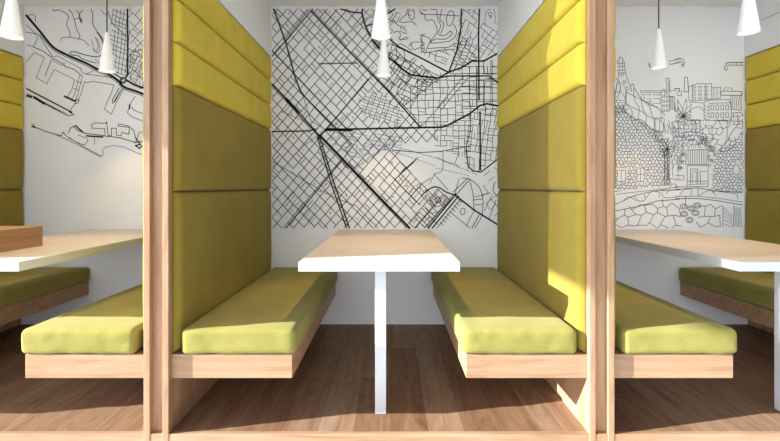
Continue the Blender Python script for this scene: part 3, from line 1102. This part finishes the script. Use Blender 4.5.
    B([(300, 62), (300, 76)]); B([(320, 62), (320, 76)])
    # chimney and middle blocks
    B([(46, 145), (48, 132), (60, 134), (62, 150), (66, 205), (44, 205), (46, 145)], 0.6)
    B([(0, 190), (20, 190), (20, 205)]); B([(10, 205), (32, 200), (32, 225), (10, 222), (10, 205)])
    B([(66, 180), (110, 165), (178, 165), (180, 240), (150, 245), (68, 250), (66, 180)], 0.5)
    for r_ in range(4):
        for c_ in range(3):
            x, y = 84 + c_ * 30, 178 + r_ * 18
            th.circle((675 + (x + 8) / 4.9, 50 + (y + 4) / 4.9), 1.9, 0.42, 10, ry=1.1)
    B([(86, 172), (84, 250)]); B([(150, 168), (150, 240)])
    B([(180, 185), (222, 182), (222, 235), (182, 240)]); B([(190, 188), (190, 235)]); B([(205, 186), (205, 236)], 0.45)
    B([(218, 210), (240, 200), (328, 205), (326, 222), (228, 222), (218, 210)], 0.6)
    B([(240, 198), (240, 186), (278, 186), (278, 200)])
    for x in (275, 285, 296, 307, 318):
        B([(x, 222), (x - 6, 250), (x - 4, 285)], 0.5, True)
    B([(326, 205), (322, 250), (325, 295), (275, 290)], 0.6)
    B([(275, 310), (320, 305)], 0.6); B([(285, 312), (290, 365)]); B([(305, 310), (308, 362)]); B([(275, 365), (325, 365)])
    # windowed house
    B([(142, 255), (175, 245), (262, 243), (275, 258), (275, 345), (150, 345), (142, 330), (142, 255)], 0.55)
    B([(166, 262), (275, 258)]); B([(166, 262), (166, 345)], 0.5)
    for r_ in range(2):
        for c_ in range(4):
            x, y = 176 + c_ * 24, 270 + r_ * 38
            B([(x, y), (x + 13, y), (x + 13, y + 24), (x, y + 24), (x, y)], 0.5)
    B([(180, 345), (255, 348), (255, 441)], 0.5); B([(142, 372), (180, 372), (182, 441)])
    for k_ in range(5):
        B([(142, 270 + k_ * 16), (166, 282 + k_ * 16)], 0.4)
    B([(70, 262), (80, 255), (140, 260)]); B([(72, 300), (90, 285), (120, 280), (142, 300)], 0.5, True)
    B([(80, 345), (142, 345)]); B([(100, 345), (100, 420)])
    # second palm, between the stone wall and the pavilion
    for a_, l_ in ((-150, 9), (-115, 12), (-85, 12), (-60, 11), (-25, 9), (10, 7), (60, 8), (120, 8), (165, 7)):
        a_ = math.radians(a_)
        px_, py_ = 667 + l_ * math.cos(a_), 150 + l_ * math.sin(a_)
        nx, ny = -math.sin(a_) * 1.4, math.cos(a_) * 1.4
        mx_, my_ = (667 + px_) / 2, (150 + py_) / 2
        th.curve([(667, 150), (mx_ + nx, my_ + ny), (px_, py_), (mx_ - nx, my_ - ny), (667, 150)], 0.5)
    for x_ in (664.5, 669):
        th.line([(x_, 152), (x_, 184)], 0.5)
    for k_ in range(9):
        th.line([(664.5, 156 + k_ * 3.2), (669, 154.5 + k_ * 3.2)], 0.4)
    th.line([(661, 184), (676, 184), (676, 190), (661, 190)], 0.5)
    for (x0_, y0_, x1_, y1_) in ((672, 122, 684, 136), (684, 120, 700, 132), (655, 118, 664, 132), (674, 137, 682, 150), (655, 132, 661, 142)):
        th.rect(x0_, y0_, x1_, y1_, 0.5)
        th.line([((x0_ + x1_) / 2, y0_), ((x0_ + x1_) / 2, y1_)], 0.4)
    # palm
    for a_, l_ in ((-160, 26), (-135, 60), (-110, 80), (-80, 85), (-55, 70), (-30, 45), (0, 38), (30, 42), (60, 45), (120, 48), (150, 45), (180, 38)):
        a_ = math.radians(a_)
        cx, cy = 40, 325
        ex, ey = cx + l_ * math.cos(a_), cy + l_ * math.sin(a_)
        l_ *= 1.05
        nx, ny = -math.sin(a_) * 8, math.cos(a_) * 8
        mx_, my_ = cx + l_ * 0.5 * math.cos(a_), cy + l_ * 0.5 * math.sin(a_)
        B([(cx, cy), (mx_ + nx, my_ + ny), (ex, ey), (mx_ - nx, my_ - ny), (cx, cy)], 0.45, True)
    D([(-52, 60), (-46, 150), (-50, 200)], 0.5, True); D([(-38, 60), (-34, 150), (-36, 210)], 0.5, True)
    # pavilion with tree
    for k_ in range(26):
        x, y = 40 + R.uniform(0, 130), R.uniform(0, 55)
        th.circle((675 + x / 4.55, 135 + y / 4.55), R.uniform(1.0, 2.2), 0.42, 7, ry=R.uniform(0.8, 1.6))
    for k_ in range(14):
        th.circle((675 + R.uniform(18, 42) / 4.55, 135 + R.uniform(60, 170) / 4.55), R.uniform(0.8, 1.4), 0.42, 6)
        th.circle((675 + R.uniform(150, 185) / 4.55, 135 + R.uniform(40, 140) / 4.55), R.uniform(0.8, 1.6), 0.42, 6)
    D([(50, 68), (150, 66), (150, 135), (48, 135), (50, 68)], 0.55)
    for k_ in range(9):
        D([(60 + k_ * 10, 68), (58 + k_ * 10.4, 100), (61 + k_ * 10, 135)], 0.5, True)
    D([(55, 140), (150, 140), (150, 235), (55, 235), (55, 140)], 0.5)
    D([(70, 220), (70, 155), (103, 155), (103, 220)], 0.6); D([(80, 218), (80, 165), (96, 165), (96, 218)], 0.45)
    D([(115, 220), (115, 165), (145, 165)], 0.5); D([(55, 210), (150, 210)], 0.5); D([(60, 225), (150, 222)], 0.5)
    D([(0, 185), (40, 185), (40, 205), (0, 205)], 0.45); D([(0, 235), (55, 237)], 0.6)
    B([(330, 340), (280, 400), (262, 441), (300, 441), (343, 380)], 0.6, True)
    D([(250, 15), (215, 50), (205, 75), (240, 70), (275, 40), (270, 10)], 0.55, True)
    D([(232, 20), (225, 60)], 0.5); D([(255, 25), (243, 62)], 0.5)
    D([(262, 160), (268, 140), (285, 135), (295, 165), (285, 180), (265, 175), (262, 160)], 0.55, True)
    stones([(672, 126), (700, 118), (708, 150), (700, 168), (672, 168)], [[(684, 144), (709, 144), (709, 188), (684, 188)]], 4.6, 1.4, 0.45)
    # windows in the stone wall
    C([(42, 160), (70, 160), (70, 212), (30, 212), (35, 160)], 0.5); C([(52, 160), (50, 212)])
    C([(122, 150), (155, 150), (155, 212), (122, 212), (122, 150)], 0.5); C([(138, 150), (138, 212)]); C([(122, 180), (155, 180)])
    C([(280, 90), (285, 190)]); C([(305, 90), (310, 190)]); C([(270, 100), (265, 200), (318, 200)])
    holes = [[(617, 168), (627, 168), (627, 183), (617, 183)], [(636, 167), (645, 167), (645, 183), (636, 183)]]
    stones([(520, 108), (622, 106), (634, 118), (658, 132), (668, 140), (671, 186), (640, 188), (612, 192), (520, 190)], holes, 3.6, 0.95)
    stones([(714, 152), (726, 146), (743, 140), (743, 192), (712, 192)], [[(732, 162), (741, 162), (741, 176), (732, 176)]], 3.4, 0.9)
    stones([(696, 128), (712, 122), (743, 112), (743, 140), (714, 152), (704, 146)], [[(718, 137), (724, 148), (741, 136), (736, 124)]], 7, 1.8)
    stones([(519, 60), (614, 85), (616, 108), (519, 108)], [], 9, 1.6)
    stones([(614, 100), (626, 104), (628, 112), (614, 116)], [], 4, 0.6)
    # parapet and broken-tile paving
    C([(-420, 350), (-200, 345), (25, 315), (60, 300), (100, 280), (110, 275), (200, 255), (318, 248)], 0.6)
    C([(-420, 370), (-200, 365), (25, 345), (130, 325), (215, 300), (318, 292)], 0.65)
    D([(0, 248), (100, 240), (200, 255), (305, 262)], 0.6)
    D([(0, 290), (100, 288), (200, 300), (305, 318)], 0.7); D([(0, 280), (100, 278), (210, 290), (305, 305)], 0.5)
    C([(25, 270), (318, 236)], 0.5)
    for pts in ([(60, 300), (85, 280), (120, 300)], [(110, 275), (130, 300), (160, 295), (155, 270)], [(165, 285), (190, 258), (225, 262), (222, 285)],
                [(235, 262), (250, 285), (318, 280)], [(255, 270), (270, 252), (318, 250)]):
        C(pts, 0.5, True)
    for pts in ([(20, 275), (40, 250), (75, 248), (70, 278)], [(105, 240), (106, 275), (130, 262), (160, 252), (185, 275)], [(200, 258), (240, 262), (280, 270), (285, 290)]):
        D(pts, 0.5, True)
    flowers = [(691, 208.5), (684, 214), (695.5, 213), (689.5, 220), (683.5, 206.5), (697, 205.5)]
    fz = [[(680, 203), (698, 203), (698, 226), (680, 226)]]
    stones([(519, 213), (616, 211), (640, 205), (660, 200), (680, 199), (724, 203), (724, 228), (519, 228)], fz + [[(723, 203), (743, 205), (743, 228), (723, 228)]], 11.5, 2.6, 0.6)
    for i, (x, y) in enumerate(flowers):
        th.circle((x, y), 3.6, 0.65, 10, ry=2.7)
        th.circle((x, y), 2.0, 0.5, 8, ry=1.4)
    for k_ in range(5):
        D([(220 + k_ * 2, 330 + k_ * 19), (262, 372 + k_ * 12)], 0.45)
        D([(272 + k_ * 6.5, 330), (276 + k_ * 6.5, 418)], 0.4)
    D([(218, 325), (218, 418)], 0.6); D([(268, 320), (266, 418)], 0.6)
    th.build('outline', M_INK2, mur)

centre_map()
left_map()
town()
